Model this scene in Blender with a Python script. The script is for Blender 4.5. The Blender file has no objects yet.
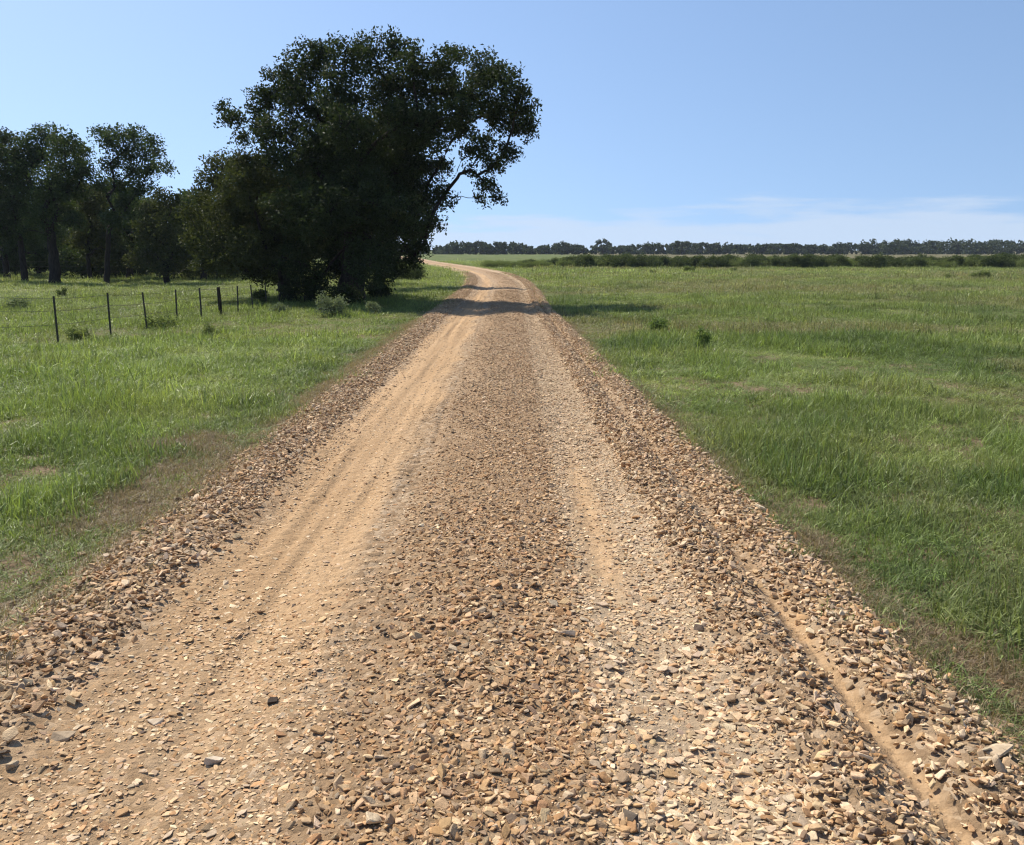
import bpy, math, random
import numpy as np
from mathutils import Vector, Matrix

random.seed(7)
rng = np.random.default_rng(11)
scene = bpy.context.scene
COL = scene.collection
R = math.radians

# ------------------------------------------------------------------ camera numbers
F_PX, CAM_H, PITCH = 845.0, 1.65, math.atan(172.5 / 845.0)


def at(px, py, Y):
    """world point seen at a picture position, at distance Y ahead"""
    dx = (px - 512) / F_PX
    dy = (422.5 - py) / F_PX
    fy = math.cos(PITCH) + dy * math.sin(PITCH)
    fz = -math.sin(PITCH) + dy * math.cos(PITCH)
    return np.array([dx * Y / fy, Y, CAM_H + fz * Y / fy])


# ------------------------------------------------------------------ numpy noise
def _hash(i, j, seed):
    h = (i.astype(np.int64) * 374761393 + j.astype(np.int64) * 668265263 + seed * 974634777) & 0xFFFFFFFF
    h = ((h ^ (h >> 13)) * 1274126177) & 0xFFFFFFFF
    h = (h ^ (h >> 16)) & 0xFFFFFFFF
    return h / 4294967295.0


def vnoise(x, y, seed=0):
    x = np.asarray(x, float); y = np.asarray(y, float)
    xi = np.floor(x); yi = np.floor(y)
    fx = x - xi; fy = y - yi
    fx = fx * fx * (3 - 2 * fx); fy = fy * fy * (3 - 2 * fy)
    a = _hash(xi, yi, seed); b = _hash(xi + 1, yi, seed)
    c = _hash(xi, yi + 1, seed); d = _hash(xi + 1, yi + 1, seed)
    return (a * (1 - fx) + b * fx) * (1 - fy) + (c * (1 - fx) + d * fx) * fy


def fbm(x, y, seed=0, octv=4):
    t = 0; amp = 0.5; tot = 0
    for k in range(octv):
        t = t + amp * vnoise(x * 2 ** k + 17.3 * k, y * 2 ** k - 9.1 * k, seed + k)
        tot += amp; amp *= 0.5
    return t / tot


def sstep(a, b, x):
    t = np.clip((np.asarray(x, float) - a) / (b - a), 0, 1)
    return t * t * (3 - 2 * t)


# ------------------------------------------------------------------ lie of the land
_cy = np.array([-60, 0, 38, 46, 58, 68, 80, 95, 121, 174, 230, 330])
_cx = np.array([-0.35, -0.35, -0.35, -0.55, -1.3, -2.5, -4.4, -7.2, -11.9, -20.5, -32, -60])
_fy = np.arange(-60, 330, 0.5)
_fx = np.interp(_fy, _cy, _cx)
_k = np.hanning(31); _k /= _k.sum()
_fx = np.convolve(np.pad(_fx, 15, mode='edge'), _k, mode='valid')


def road_x(y):
    return np.interp(y, _fy, _fx)


def right_edge(y):
    return np.clip(2.05 - 0.025 * np.asarray(y, float), 1.45, 2.1)


def lane(x, y):
    """offset across the road, normalised so that the stone edges sit at -1.85 and 2.05"""
    u = x - road_x(y)
    e = right_edge(y)
    return np.where(u > 0.65, 0.65 + (u - 0.65) * 1.4 / (e - 0.65), u)


def ground_h(x, y):
    d = np.abs(x - road_x(y) - 0.05)
    k = sstep(1.9, 4.5, d)
    n = (fbm(x / 9.0, y / 9.0, 3) - 0.5) * 0.38 + (fbm(x / 1.7, y / 1.7, 5) - 0.5) * 0.10
    rise = 0.0
    return k * n + rise - 0.02


def road_h(x, y):
    u = lane(x, y)
    b = lambda c, w: np.exp(-((u - c) / w) ** 2)
    wob = (vnoise(y * 0.35, y * 0 + 2.0, 9) - 0.5) * 0.12
    h = 0.05 + 0.0 * u
    uu = u + wob
    bb = lambda c, w: np.exp(-((uu - c) / w) ** 2)
    h = h + 0.042 * (1 - 0.6 * sstep(12, 28, y)) * bb(-1.50, 0.20) * (0.6 + 0.8 * vnoise(y * 0.9, u * 2, 21))
    h = h - 0.030 * bb(-0.75, 0.36) + 0.030 * bb(0.15, 0.40) - 0.028 * bb(0.95, 0.26)
    h = h + 0.050 * (1 - 0.7 * sstep(12, 28, y)) * bb(1.40, 0.15) * (0.6 + 0.8 * vnoise(y * 1.1, u * 2, 22)) - 0.030 * bb(1.64, 0.07) + 0.02 * bb(1.88, 0.14)
    h = h - 0.16 * sstep(1.95, 2.55, u) - 0.16 * sstep(-1.72, -2.3, u)
    sd = sstep(-1.25, -1.05, u) * (1 - sstep(-0.35, -0.15, u))
    h = h - 0.012 * bb(1.64, 0.07) * sstep(5.5, 3.5, y)
    h = h + (fbm(x * 3.0, y * 3.0, 31, 3) - 0.5) * (0.030 - 0.018 * sd) + (vnoise(x * 22, y * 26, 33) - 0.5) * 0.006 + (vnoise(x * 40, y * 45, 34) - 0.5) * 0.004
    # wheel streaks along the sandy track
    sand = sstep(-1.25, -1.05, u) * (1 - sstep(-0.35, -0.15, u))
    h = h + sand * ((vnoise(uu * 14, y * 0.35, 41) - 0.5) * 0.028 + (vnoise(uu * 30, y * 0.9, 42) - 0.5) * 0.010)
    # tread marks left by tyres beside the sandy track
    tread = 1.5 * np.exp(-((uu + 0.46) / 0.14) ** 2) + 0.6 * np.exp(-((uu + 1.0) / 0.07) ** 2)
    h = h + tread * 0.0065 * np.sin(y * 2 * np.pi / 0.13 + np.sin(uu * 40) * 0.7) * sstep(0.15, 0.45, vnoise(y * 0.8, uu * 2, 44))
    # loose clods
    h = h + (vnoise(x * 17, y * 17, 51) ** 3) * 0.016 * (1 - 0.6 * sand)
    return h


def surf_h(x, y):
    return np.maximum(ground_h(x, y), np.where((lane(x, y) > -2.6) & (lane(x, y) < 2.6), road_h(x, y), -9))


# bare and trampled places: centre x, y, half sizes
BARE = [(-2.58, 5.3, 0.62, 0.42), (-2.50, 6.1, 0.42, 0.6), (-2.72, 7.2, 0.48, 0.55), (-2.2, 9.8, 0.16, 1.0), (-2.22, 12.5, 0.22, 1.6), (-2.15, 17.0, 0.15, 2.0),
        (1.98, 2.7, 0.24, 0.8), (1.66, 4.3, 0.09, 0.8)]


def bare_mask(x, y):
    m = 0 * x
    wx = (fbm(x * 2.2, y * 2.2, 61, 3) - 0.5) * 0.4
    wy = (fbm(x * 2.2, y * 2.2, 62, 3) - 0.5) * 0.7
    for cx, cy, rx, ry in BARE:
        d = np.sqrt(((x - cx + wx) / rx) ** 2 + ((y - cy + wy) / ry) ** 2)
        m = np.maximum(m, 1 - sstep(0.85, 1.12, d))
    return m * sstep(0.30, 0.38, fbm(x * 5, y * 5, 66, 2))


def grass_density(x, y):
    """0..1"""
    u = lane(x, y)
    w = (fbm(x * 1.3, y * 1.3, 71, 3) - 0.5) * 0.55
    left = sstep(-1.62, -2.08, u + w)
    right = sstep(1.95, 2.15, u + w * 0.6)
    g = np.maximum(left, right)
    thin = 0.55 * sstep(5.0, 4.2, y) * sstep(-2.9, -2.5, x) * sstep(-1.5, -1.8, x)
    return g * (1 - 0.97 * bare_mask(x, y)) * (1 - thin)


# ------------------------------------------------------------------ mesh helpers
def mesh_obj(name, verts, faces, mat=None, parent=None, link=True, smooth=False, attrs=None):
    """faces: (n,k) int array, or list of such arrays"""
    me = bpy.data.meshes.new(name)
    verts = np.asarray(verts, np.float32)
    fl = faces if isinstance(faces, list) else [faces]
    fl = [np.asarray(f, np.int32) for f in fl if len(f)]
    nl = sum(f.size for f in fl); npoly = sum(len(f) for f in fl)
    me.vertices.add(len(verts)); me.vertices.foreach_set('co', verts.ravel())
    me.loops.add(nl); me.polygons.add(npoly)
    me.loops.foreach_set('vertex_index', np.concatenate([f.ravel() for f in fl]))
    tot = np.concatenate([np.full(len(f), f.shape[1], np.int32) for f in fl])
    start = np.concatenate([[0], np.cumsum(tot)[:-1]]).astype(np.int32)
    me.polygons.foreach_set('loop_start', start)
    me.polygons.foreach_set('use_smooth', np.full(npoly, smooth, bool))
    me.update(calc_edges=True)
    for k, (dom, typ, val) in (attrs or {}).items():
        a = me.attributes.new(k, typ, dom)
        key = {'FLOAT': 'value', 'INT': 'value', 'FLOAT_VECTOR': 'vector', 'FLOAT_COLOR': 'color'}[typ]
        a.data.foreach_set(key, np.asarray(val).astype(np.int32 if typ == 'INT' else np.float32).ravel())
    if mat:
        me.materials.append(mat)
    o = bpy.data.objects.new(name, me)
    if link:
        COL.objects.link(o)
    if parent:
        o.parent = parent
    return o


def empty(name, loc):
    o = bpy.data.objects.new(name, None)
    o.location = loc
    o.empty_display_size = 0.2
    COL.objects.link(o)
    return o


def tag(o, label=None, cat=None, group=None, kind=None):
    if label: o['label'] = label
    if cat: o['category'] = cat
    if group: o['group'] = group
    if kind: o['kind'] = kind
    return o


def tube(path, radii, n=7):
    """tapered tube round a polyline -> verts, quads"""
    P = np.asarray(path, float); r = np.asarray(radii, float)
    T = np.gradient(P, axis=0)
    T /= np.linalg.norm(T, axis=1)[:, None] + 1e-9
    ref = np.where(np.abs(T[:, 2:3]) > 0.9, np.array([[1., 0, 0]]), np.array([[0, 0, 1.]]))
    A = np.cross(T, ref); A /= np.linalg.norm(A, axis=1)[:, None] + 1e-9
    B = np.cross(T, A)
    th = np.arange(n) * 2 * np.pi / n
    V = P[:, None] + r[:, None, None] * (np.cos(th)[None, :, None] * A[:, None] + np.sin(th)[None, :, None] * B[:, None])
    m = len(P)
    i = np.arange(m - 1)[:, None] * n; j = np.arange(n)[None]; j2 = (j + 1) % n
    Q = np.stack([i + j, i + j2, i + n + j2, i + n + j], -1).reshape(-1, 4)
    return V.reshape(-1, 3), Q


class Bag:
    def __init__(s): s.v = []; s.f = {}; s.n = 0
    def add(s, V, F):
        F = np.asarray(F)
        s.v.append(V); s.f.setdefault(F.shape[1], []).append(F + s.n); s.n += len(V)
    def obj(s, name, mat, parent=None, **k):
        return mesh_obj(name, np.concatenate(s.v), [np.concatenate(x) for x in s.f.values()], mat, parent, **k)


# ------------------------------------------------------------------ materials
def new_mat(name):
    m = bpy.data.materials.new(name); m.use_nodes = True
    nt = m.node_tree
    for n in list(nt.nodes): nt.nodes.remove(n)
    out = nt.nodes.new('ShaderNodeOutputMaterial')
    return m, nt, out


def N(nt, typ, **props):
    n = nt.nodes.new(typ)
    ins = props.pop('ins', {})
    for k, v in props.items(): setattr(n, k, v)
    for k, v in ins.items():
        if isinstance(v, bpy.types.NodeSocket): nt.links.new(v, n.inputs[k])
        else: n.inputs[k].default_value = v
    return n


def ramp(nt, fac, stops):
    r = nt.nodes.new('ShaderNodeValToRGB')
    while len(r.color_ramp.elements) < len(stops): r.color_ramp.elements.new(0.5)
    for e, (p, c) in zip(r.color_ramp.elements, stops):
        e.position = p; e.color = (*c, 1)
    nt.links.new(fac, r.inputs['Fac'])
    return r.outputs['Color']


def mixc(nt, fac, a, b, mode='MIX'):
    m = nt.nodes.new('ShaderNodeMix'); m.data_type = 'RGBA'; m.blend_type = mode
    for s, v in ((m.inputs[0], fac), (m.inputs[6], a), (m.inputs[7], b)):
        if isinstance(v, bpy.types.NodeSocket): nt.links.new(v, s)
        elif isinstance(v, (int, float)): s.default_value = v
        else: s.default_value = (*v, 1)
    return m.outputs[2]


def leafy(name, dark, light, trans=0.35, instancer=False, rough=0.62, warm=None, spec=0.14):
    """thin leaf or blade: diffuse front, translucent back, a little sheen"""
    m, nt, out = new_mat(name)
    if instancer:
        a = N(nt, 'ShaderNodeAttribute', attribute_type='INSTANCER', attribute_name='tint')
        b = N(nt, 'ShaderNodeAttribute', attribute_type='GEOMETRY', attribute_name='rnd')
        k = N(nt, 'ShaderNodeMapRange', ins={0: b.outputs['Fac'], 3: 0.5, 4: 1.5})
        v = N(nt, 'ShaderNodeVectorMath', operation='SCALE', ins={0: a.outputs['Color'], 'Scale': k.outputs[0]})
        col = v.outputs[0]
    else:
        b = N(nt, 'ShaderNodeAttribute', attribute_type='GEOMETRY', attribute_name='rnd')
        stops = [(0, dark), (0.85 if warm else 1.0, light)]
        if warm: stops.append((1.0, warm))
        col = ramp(nt, b.outputs['Fac'], stops)
    p = N(nt, 'ShaderNodeBsdfPrincipled', ins={'Base Color': col, 'Roughness': rough, 'Specular IOR Level': spec})
    yel = mixc(nt, 1.0, col, (1.12, 1.16, 0.58), 'MULTIPLY')
    t = N(nt, 'ShaderNodeBsdfTranslucent', ins={'Color': yel})
    s = N(nt, 'ShaderNodeMixShader', ins={0: trans, 1: p.outputs[0], 2: t.outputs[0]})
    nt.links.new(s.outputs[0], out.inputs[0])
    return m


def bark_mat(name, c0, c1, scale=9.0):
    m, nt, out = new_mat(name)
    co = N(nt, 'ShaderNodeTexCoord')
    mp = N(nt, 'ShaderNodeMapping', ins={0: co.outputs['Object'], 3: (scale, scale, scale * 0.2)})
    n = N(nt, 'ShaderNodeTexNoise', ins={'Vector': mp.outputs[0], 'Scale': 1.6, 'Detail': 6.0})
    c = ramp(nt, n.outputs[0], [(0.3, c0), (0.7, c1)])
    bp = N(nt, 'ShaderNodeBump', ins={'Height': n.outputs[0], 'Strength': 0.8, 'Distance': 0.04})
    p = N(nt, 'ShaderNodeBsdfPrincipled', ins={'Base Color': c, 'Roughness': 0.9, 'Normal': bp.outputs[0], 'Specular IOR Level': 0.2})
    nt.links.new(p.outputs[0], out.inputs[0])
    return m


M_LEAF_OAK = leafy('oak_leaf', (0.018, 0.028, 0.012), (0.058, 0.080, 0.030), 0.24, warm=(0.09, 0.075, 0.03))
M_LEAF_OLIVE = leafy('olive_leaf', (0.040, 0.048, 0.018), (0.085, 0.098, 0.036), 0.28, warm=(0.10, 0.09, 0.035))
M_LEAF_WOOD = leafy('wood_leaf', (0.028, 0.046, 0.018), (0.078, 0.110, 0.040), 0.30, warm=(0.10, 0.11, 0.045))
M_LEAF_FAR = leafy('far_leaf', (0.032, 0.048, 0.022), (0.060, 0.082, 0.036), 0.25)
M_LEAF_GREY = leafy('grey_leaf', (0.14, 0.17, 0.10), (0.26, 0.30, 0.19), 0.3)
M_LEAF_SHRUB = leafy('shrub_leaf', (0.045, 0.065, 0.025), (0.12, 0.15, 0.055), 0.3)
M_LEAF_WEED = leafy('weed_leaf', (0.11, 0.16, 0.048), (0.21, 0.28, 0.09), 0.35)
M_LEAF_PALE = leafy('pale_weed_leaf', (0.11, 0.145, 0.05), (0.22, 0.255, 0.10), 0.38)
M_BARK = bark_mat('bark', (0.015, 0.012, 0.010), (0.050, 0.040, 0.032))
M_BARK_PALE = bark_mat('pale_bark', (0.07, 0.06, 0.05), (0.17, 0.15, 0.12))
M_GRASS = leafy('grass_blade', None, None, 0.33, instancer=True, rough=0.45, spec=0.25)


def stone_mat():
    m, nt, out = new_mat('stone')
    a = N(nt, 'ShaderNodeAttribute', attribute_type='INSTANCER', attribute_name='tint')
    co = N(nt, 'ShaderNodeTexCoord')
    oi = N(nt, 'ShaderNodeObjectInfo')
    n = N(nt, 'ShaderNodeTexNoise', ins={'Vector': co.outputs['Object'], 'Scale': 2.2, 'Detail': 5.0, 'Roughness': 0.65})
    k = N(nt, 'ShaderNodeMapRange', ins={0: n.outputs[0], 1: 0.3, 2: 0.7, 3: 0.72, 4: 1.25})
    v = N(nt, 'ShaderNodeVectorMath', operation='SCALE', ins={0: a.outputs['Color'], 'Scale': k.outputs[0]})
    n2 = N(nt, 'ShaderNodeTexNoise', ins={'Vector': co.outputs['Object'], 'Scale': 7.0, 'Detail': 4.0})
    bp = N(nt, 'ShaderNodeBump', ins={'Height': n2.outputs[0], 'Strength': 0.22, 'Distance': 0.15})
    p = N(nt, 'ShaderNodeBsdfPrincipled', ins={'Base Color': v.outputs[0], 'Roughness': 0.85, 'Normal': bp.outputs[0], 'Specular IOR Level': 0.25})
    nt.links.new(p.outputs[0], out.inputs[0])
    return m


M_STONE = stone_mat()


def rock_mat(name, c0, c1):
    m, nt, out = new_mat(name)
    co = N(nt, 'ShaderNodeTexCoord')
    n = N(nt, 'ShaderNodeTexNoise', ins={'Vector': co.outputs['Object'], 'Scale': 40.0, 'Detail': 6.0, 'Roughness': 0.65})
    c = ramp(nt, n.outputs[0], [(0.3, c0), (0.7, c1)])
    bp = N(nt, 'ShaderNodeBump', ins={'Height': n.outputs[0], 'Strength': 0.6, 'Distance': 0.006})
    p = N(nt, 'ShaderNodeBsdfPrincipled', ins={'Base Color': c, 'Roughness': 0.88, 'Normal': bp.outputs[0], 'Specular IOR Level': 0.25})
    nt.links.new(p.outputs[0], out.inputs[0])
    return m


def road_mat():
    m, nt, out = new_mat('road_dirt')
    co = N(nt, 'ShaderNodeTexCoord')
    fines = N(nt, 'ShaderNodeAttribute', attribute_type='GEOMETRY', attribute_name='fines')
    dark = N(nt, 'ShaderNodeAttribute', attribute_type='GEOMETRY', attribute_name='brown')
    n1 = N(nt, 'ShaderNodeTexNoise', ins={'Vector': co.outputs['Object'], 'Scale': 1.3, 'Detail': 5.0, 'Roughness': 0.6})
    n2 = N(nt, 'ShaderNodeTexNoise', ins={'Vector': co.outputs['Object'], 'Scale': 45.0, 'Detail': 6.0, 'Roughness': 0.7})
    vo = N(nt, 'ShaderNodeTexVoronoi', ins={'Vector': co.outputs['Object'], 'Scale': 26.0, 'Randomness': 1.0})
    sand = ramp(nt, n1.outputs[0], [(0.3, (0.42, 0.268, 0.138)), (0.7, (0.50, 0.335, 0.185))])
    sand = mixc(nt, 0.5, sand, ramp(nt, n2.outputs[0], [(0.3, (0.30, 0.185, 0.095)), (0.65, (0.55, 0.38, 0.22))]))
    stk = N(nt, 'ShaderNodeAttribute', attribute_type='GEOMETRY', attribute_name='streak')
    sand = mixc(nt, 0.75, sand, ramp(nt, stk.outputs['Fac'], [(0.0, (0.72, 0.70, 0.68)), (1.0, (1.12, 1.12, 1.12))]), 'MULTIPLY')
    pebc = N(nt, 'ShaderNodeSeparateColor', ins={0: vo.outputs['Color']})
    peb = ramp(nt, pebc.outputs[0], [(0.0, (0.13, 0.092, 0.058)), (0.4, (0.28, 0.19, 0.115)), (0.75, (0.37, 0.275, 0.18)), (1.0, (0.47, 0.37, 0.26))])
    brown = mixc(nt, 0.55, peb, ramp(nt, n1.outputs[0], [(0.3, (0.22, 0.137, 0.072)), (0.7, (0.35, 0.228, 0.126))]))
    pale = N(nt, 'ShaderNodeAttribute', attribute_type='GEOMETRY', attribute_name='pale')
    base = mixc(nt, dark.outputs['Fac'], peb, brown)
    pl = N(nt, 'ShaderNodeMath', operation='MULTIPLY', ins={0: pale.outputs['Fac'], 1: 0.8})
    base = mixc(nt, pl.outputs[0], base, (0.44, 0.345, 0.235))
    col = mixc(nt, fines.outputs['Fac'], base, sand)
    hv = N(nt, 'ShaderNodeMath', operation='MULTIPLY', ins={0: vo.outputs['Distance'], 1: -0.6})
    hh = N(nt, 'ShaderNodeMath', operation='ADD', ins={0: hv.outputs[0], 1: n2.outputs[0]})
    inv = N(nt, 'ShaderNodeMapRange', ins={0: fines.outputs['Fac'], 3: 1.0, 4: 0.75})
    bp = N(nt, 'ShaderNodeBump', ins={'Height': hh.outputs[0], 'Strength': inv.outputs[0], 'Distance': 0.02})
    p = N(nt, 'ShaderNodeBsdfPrincipled', ins={'Base Color': col, 'Roughness': 0.95, 'Normal': bp.outputs[0], 'Specular IOR Level': 0.15})
    nt.links.new(p.outputs[0], out.inputs[0])
    return m


def ground_mat():
    m, nt, out = new_mat('pasture_soil')
    co = N(nt, 'ShaderNodeTexCoord')
    far = N(nt, 'ShaderNodeAttribute', attribute_type='GEOMETRY', attribute_name='far')
    tan = N(nt, 'ShaderNodeAttribute', attribute_type='GEOMETRY', attribute_name='tan')
    n1 = N(nt, 'ShaderNodeTexNoise', ins={'Vector': co.outputs['Object'], 'Scale': 0.22, 'Detail': 6.0})
    n2 = N(nt, 'ShaderNodeTexNoise', ins={'Vector': co.outputs['Object'], 'Scale': 28.0, 'Detail': 6.0, 'Roughness': 0.7})
    soil = ramp(nt, n2.outputs[0], [(0.3, (0.09, 0.062, 0.038)), (0.5, (0.21, 0.15, 0.094)), (0.70, (0.34, 0.255, 0.165))])
    grn = ramp(nt, n1.outputs[0], [(0.32, (0.075, 0.105, 0.030)), (0.5, (0.105, 0.13, 0.042)), (0.68, (0.14, 0.15, 0.06))])
    tn = ramp(nt, n1.outputs[0], [(0.3, (0.105, 0.10, 0.050)), (0.7, (0.16, 0.135, 0.075))])
    c = mixc(nt, far.outputs['Fac'], soil, grn)
    c = mixc(nt, tan.outputs['Fac'], c, tn)
    bp = N(nt, 'ShaderNodeBump', ins={'Height': n2.outputs[0], 'Strength': 0.9, 'Distance': 0.03})
    p = N(nt, 'ShaderNodeBsdfPrincipled', ins={'Base Color': c, 'Roughness': 0.95, 'Normal': bp.outputs[0], 'Specular IOR Level': 0.1})
    nt.links.new(p.outputs[0], out.inputs[0])
    return m


# ------------------------------------------------------------------ ground and road
def grid_mesh(name, xs, ys, hfun, mat, attr_fun):
    X, Y = np.meshgrid(xs, ys)
    x = X.ravel(); y = Y.ravel()
    V = np.stack([x, y, hfun(x, y)], 1)
    nx, ny = len(xs), len(ys)
    i = (np.arange(ny - 1)[:, None] * nx + np.arange(nx - 1)[None]).ravel()
    Q = np.stack([i, i + 1, i + nx + 1, i + nx], 1)
    return mesh_obj(name, V, Q, mat, smooth=True, attrs=attr_fun(x, y))


def spread(a, b, c, step, grow, end):
    """even steps in a..b, then growing steps out to end"""
    v = list(np.arange(a, b, step)); s = step
    while v[-1] < end:
        s *= grow; v.append(v[-1] + s)
    return np.array(v)


xr = spread(0, 9, 0, 0.09, 1.05, 2600)
xs = np.concatenate([-xr[::-1][:-1], xr])
ys = np.concatenate([-spread(1, 2, 0, 0.5, 1.25, 400)[::-1], spread(-0.5, 14, 0, 0.09, 1.028, 3200)])


def ground_attrs(x, y):
    d = np.hypot(x, y)
    far = sstep(6, 30, d) * np.clip(grass_density(x, y), 0.0, 1) * 0.9 + sstep(40, 90, d) * 0.1
    tan = sstep(98, 112, y + 10 * (fbm(x / 30, y / 30, 88) - 0.5)) * sstep(8, 40, x) * 0.9
    return {'far': ('POINT', 'FLOAT', far), 'tan': ('POINT', 'FLOAT', tan)}


def ground_full(x, y):
    h = ground_h(x, y)
    u = lane(x, y)
    return h - 0.10 * (sstep(-1.9, -1.6, u) * (1 - sstep(1.8, 2.0, u)))


ground = grid_mesh('ground', xs, ys, ground_full, ground_mat(), ground_attrs)
tag(ground, kind='structure')

# road strip follows its curve: rows along y, columns across
ry = np.concatenate([np.arange(-6, 1.4, 0.2), np.arange(1.4, 9, 0.02), np.arange(9, 22, 0.05), np.arange(22, 60, 0.25), np.arange(60, 325, 1.5)])
ru = np.arange(-2.6, 2.56, 0.022)
U, Yg = np.meshgrid(ru, ry)
yy = Yg.ravel(); uu = U.ravel()
e = right_edge(yy)
xx = np.where(uu > 0.65, 0.65 + (uu - 0.65) * (e - 0.65) / 1.4, uu) + road_x(yy)
nu = len(ru)
i = (np.arange(len(ry) - 1)[:, None] * nu + np.arange(nu - 1)[None]).ravel()
farr = sstep(14, 34, yy)
sandy = sstep(-1.36, -1.10, uu - 0.22 * farr + (fbm(xx * 2, yy * 1.2, 81) - 0.5) * 0.35) * (1 - sstep(-0.62, -0.25, uu + 0.12 * farr + (fbm(xx * 4, yy * 1.5, 82) - 0.5) * 0.4))
rut = np.exp(-((uu - 1.63 + (vnoise(yy * 0.8, yy * 0, 7) - 0.5) * 0.12) / 0.06) ** 2) * sstep(4.9, 3.5, yy) * (0.35 + 0.65 * sstep(0.3, 0.6, vnoise(yy * 2.3, uu * 4, 17)))
trk = np.exp(-((uu - 0.86) / 0.16) ** 2) * sstep(3.2, 4.2, yy) * sstep(8.5, 5.5, yy)
trk2 = 0.5 * np.exp(-((uu - 0.95) / 0.25) ** 2) * sstep(8, 20, yy)
fines = np.clip(np.maximum.reduce([sandy * (1 - 0.35 * sstep(3.6, 2.4, yy)), rut, trk, trk2, 0.25 + 0 * uu]), 0, 1)
brownm = np.clip(sstep(-0.5, -0.1, uu) * (1 - sstep(0.55, 0.72, uu)), 0, 1)
road = mesh_obj('road', np.stack([xx, yy, road_h(xx, yy)], 1), np.stack([i, i + 1, i + nu + 1, i + nu], 1), road_mat(), smooth=True,
                attrs={'fines': ('POINT', 'FLOAT', fines), 'brown': ('POINT', 'FLOAT', brownm), 'streak': ('POINT', 'FLOAT', np.clip(0.5 + 1.6 * (0.6 * vnoise(uu * 11, yy * 0.22, 141) + 0.4 * vnoise(uu * 27, yy * 0.6, 142) - 0.5), 0, 1)), 'pale': ('POINT', 'FLOAT', sstep(0.58, 0.75, uu) * (1 - sstep(1.2, 1.35, uu)))})
tag(road, kind='structure')


# ------------------------------------------------------------------ scattered stuff through geometry nodes
def scatter(name, protos, pts, rot, scl, idx, tint):
    coll = bpy.data.collections.new(name + '_kinds')
    for p in protos: coll.objects.link(p)
    n = len(pts)
    me = bpy.data.meshes.new(name)
    me.vertices.add(n); me.vertices.foreach_set('co', np.asarray(pts, np.float32).ravel())
    for k, typ, val in (('rot', 'FLOAT_VECTOR', rot), ('scl', 'FLOAT_VECTOR', scl), ('idx', 'INT', idx), ('tint', 'FLOAT_COLOR', np.concatenate([tint, np.ones((n, 1))], 1))):
        a = me.attributes.new(k, typ, 'POINT')
        key = {'INT': 'value', 'FLOAT_VECTOR': 'vector', 'FLOAT_COLOR': 'color'}[typ]
        a.data.foreach_set(key, np.asarray(val).astype(np.int32 if typ == 'INT' else np.float32).ravel())
    o = bpy.data.objects.new(name, me); COL.objects.link(o)
    g = bpy.data.node_groups.new(name + '_scatter', 'GeometryNodeTree')
    g.interface.new_socket('Geometry', in_out='INPUT', socket_type='NodeSocketGeometry')
    g.interface.new_socket('Geometry', in_out='OUTPUT', socket_type='NodeSocketGeometry')
    gi = g.nodes.new('NodeGroupInput'); go = g.nodes.new('NodeGroupOutput')
    ci = g.nodes.new('GeometryNodeCollectionInfo')
    ci.inputs['Collection'].default_value = coll
    ci.inputs['Separate Children'].default_value = True
    ci.inputs['Reset Children'].default_value = True
    iop = g.nodes.new('GeometryNodeInstanceOnPoints')
    iop.inputs['Pick Instance'].default_value = True

    def attr(nm, dt):
        a = g.nodes.new('GeometryNodeInputNamedAttribute'); a.data_type = dt
        a.inputs['Name'].default_value = nm
        return a.outputs[0]
    e2r = g.nodes.new('FunctionNodeEulerToRotation')
    g.links.new(attr('rot', 'FLOAT_VECTOR'), e2r.inputs[0])
    g.links.new(gi.outputs[0], iop.inputs['Points'])
    g.links.new(ci.outputs[0], iop.inputs['Instance'])
    g.links.new(attr('idx', 'INT'), iop.inputs['Instance Index'])
    g.links.new(e2r.outputs[0], iop.inputs['Rotation'])
    g.links.new(attr('scl', 'FLOAT_VECTOR'), iop.inputs['Scale'])
    g.links.new(iop.outputs[0], go.inputs[0])
    md = o.modifiers.new('scatter', 'NODES'); md.node_group = g
    return tag(o, kind='stuff')


def hull_stone(seed, n=13, flat=0.45, long=0.75, smooth_cut=0.9):
    """an angular broken stone about 2 units long: convex hull of a jittered box"""
    import bmesh
    r = np.random.default_rng(seed)
    c = np.array([[a, b, d] for a in (-1, 1) for b in (-1, 1) for d in (-1, 1)], float)
    c = c[r.permutation(8)[:int(r.integers(6, 9))]] * r.uniform(0.55, 1.0, (1, 1))
    c = c * r.uniform(0.55, 1.0, c.shape) + r.normal(0, 0.12, c.shape)
    e = r.uniform(-1, 1, (max(2, n - 9), 3)); e[np.arange(len(e)), r.integers(0, 3, len(e))] = r.choice([-0.8, 0.8], len(e))
    p = np.concatenate([c, e * 0.9])
    p[:, 0] += 0.35 * p[:, 1] * r.normal(); p /= np.abs(p).max()
    p *= np.array([1.0, long, flat])
    bm = bmesh.new()
    for q in p: bm.verts.new(q)
    res = bmesh.ops.convex_hull(bm, input=bm.verts)
    bmesh.ops.delete(bm, geom=[g for g in bm.verts if not g.link_faces], context='VERTS')
    bmesh.ops.bevel(bm, geom=list(bm.edges), offset=0.09, segments=1, affect='EDGES', clamp_overlap=True)
    bmesh.ops.triangulate(bm, faces=bm.faces)
    V = np.array([v.co[:] for v in bm.verts]); bm.verts.index_update()
    Fc = np.array([[v.index for v in f.verts] for f in bm.faces])
    bm.free()
    return V, Fc


protos = []
for k in range(26):
    V, Fc = hull_stone(100 + k, n=int(rng.integers(9, 16)), flat=[0.22, 0.34, 0.46, 0.62][k % 4], long=rng.uniform(0.55, 0.95))
    protos.append(mesh_obj('stone_kind', V, Fc, M_STONE, link=False))

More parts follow.
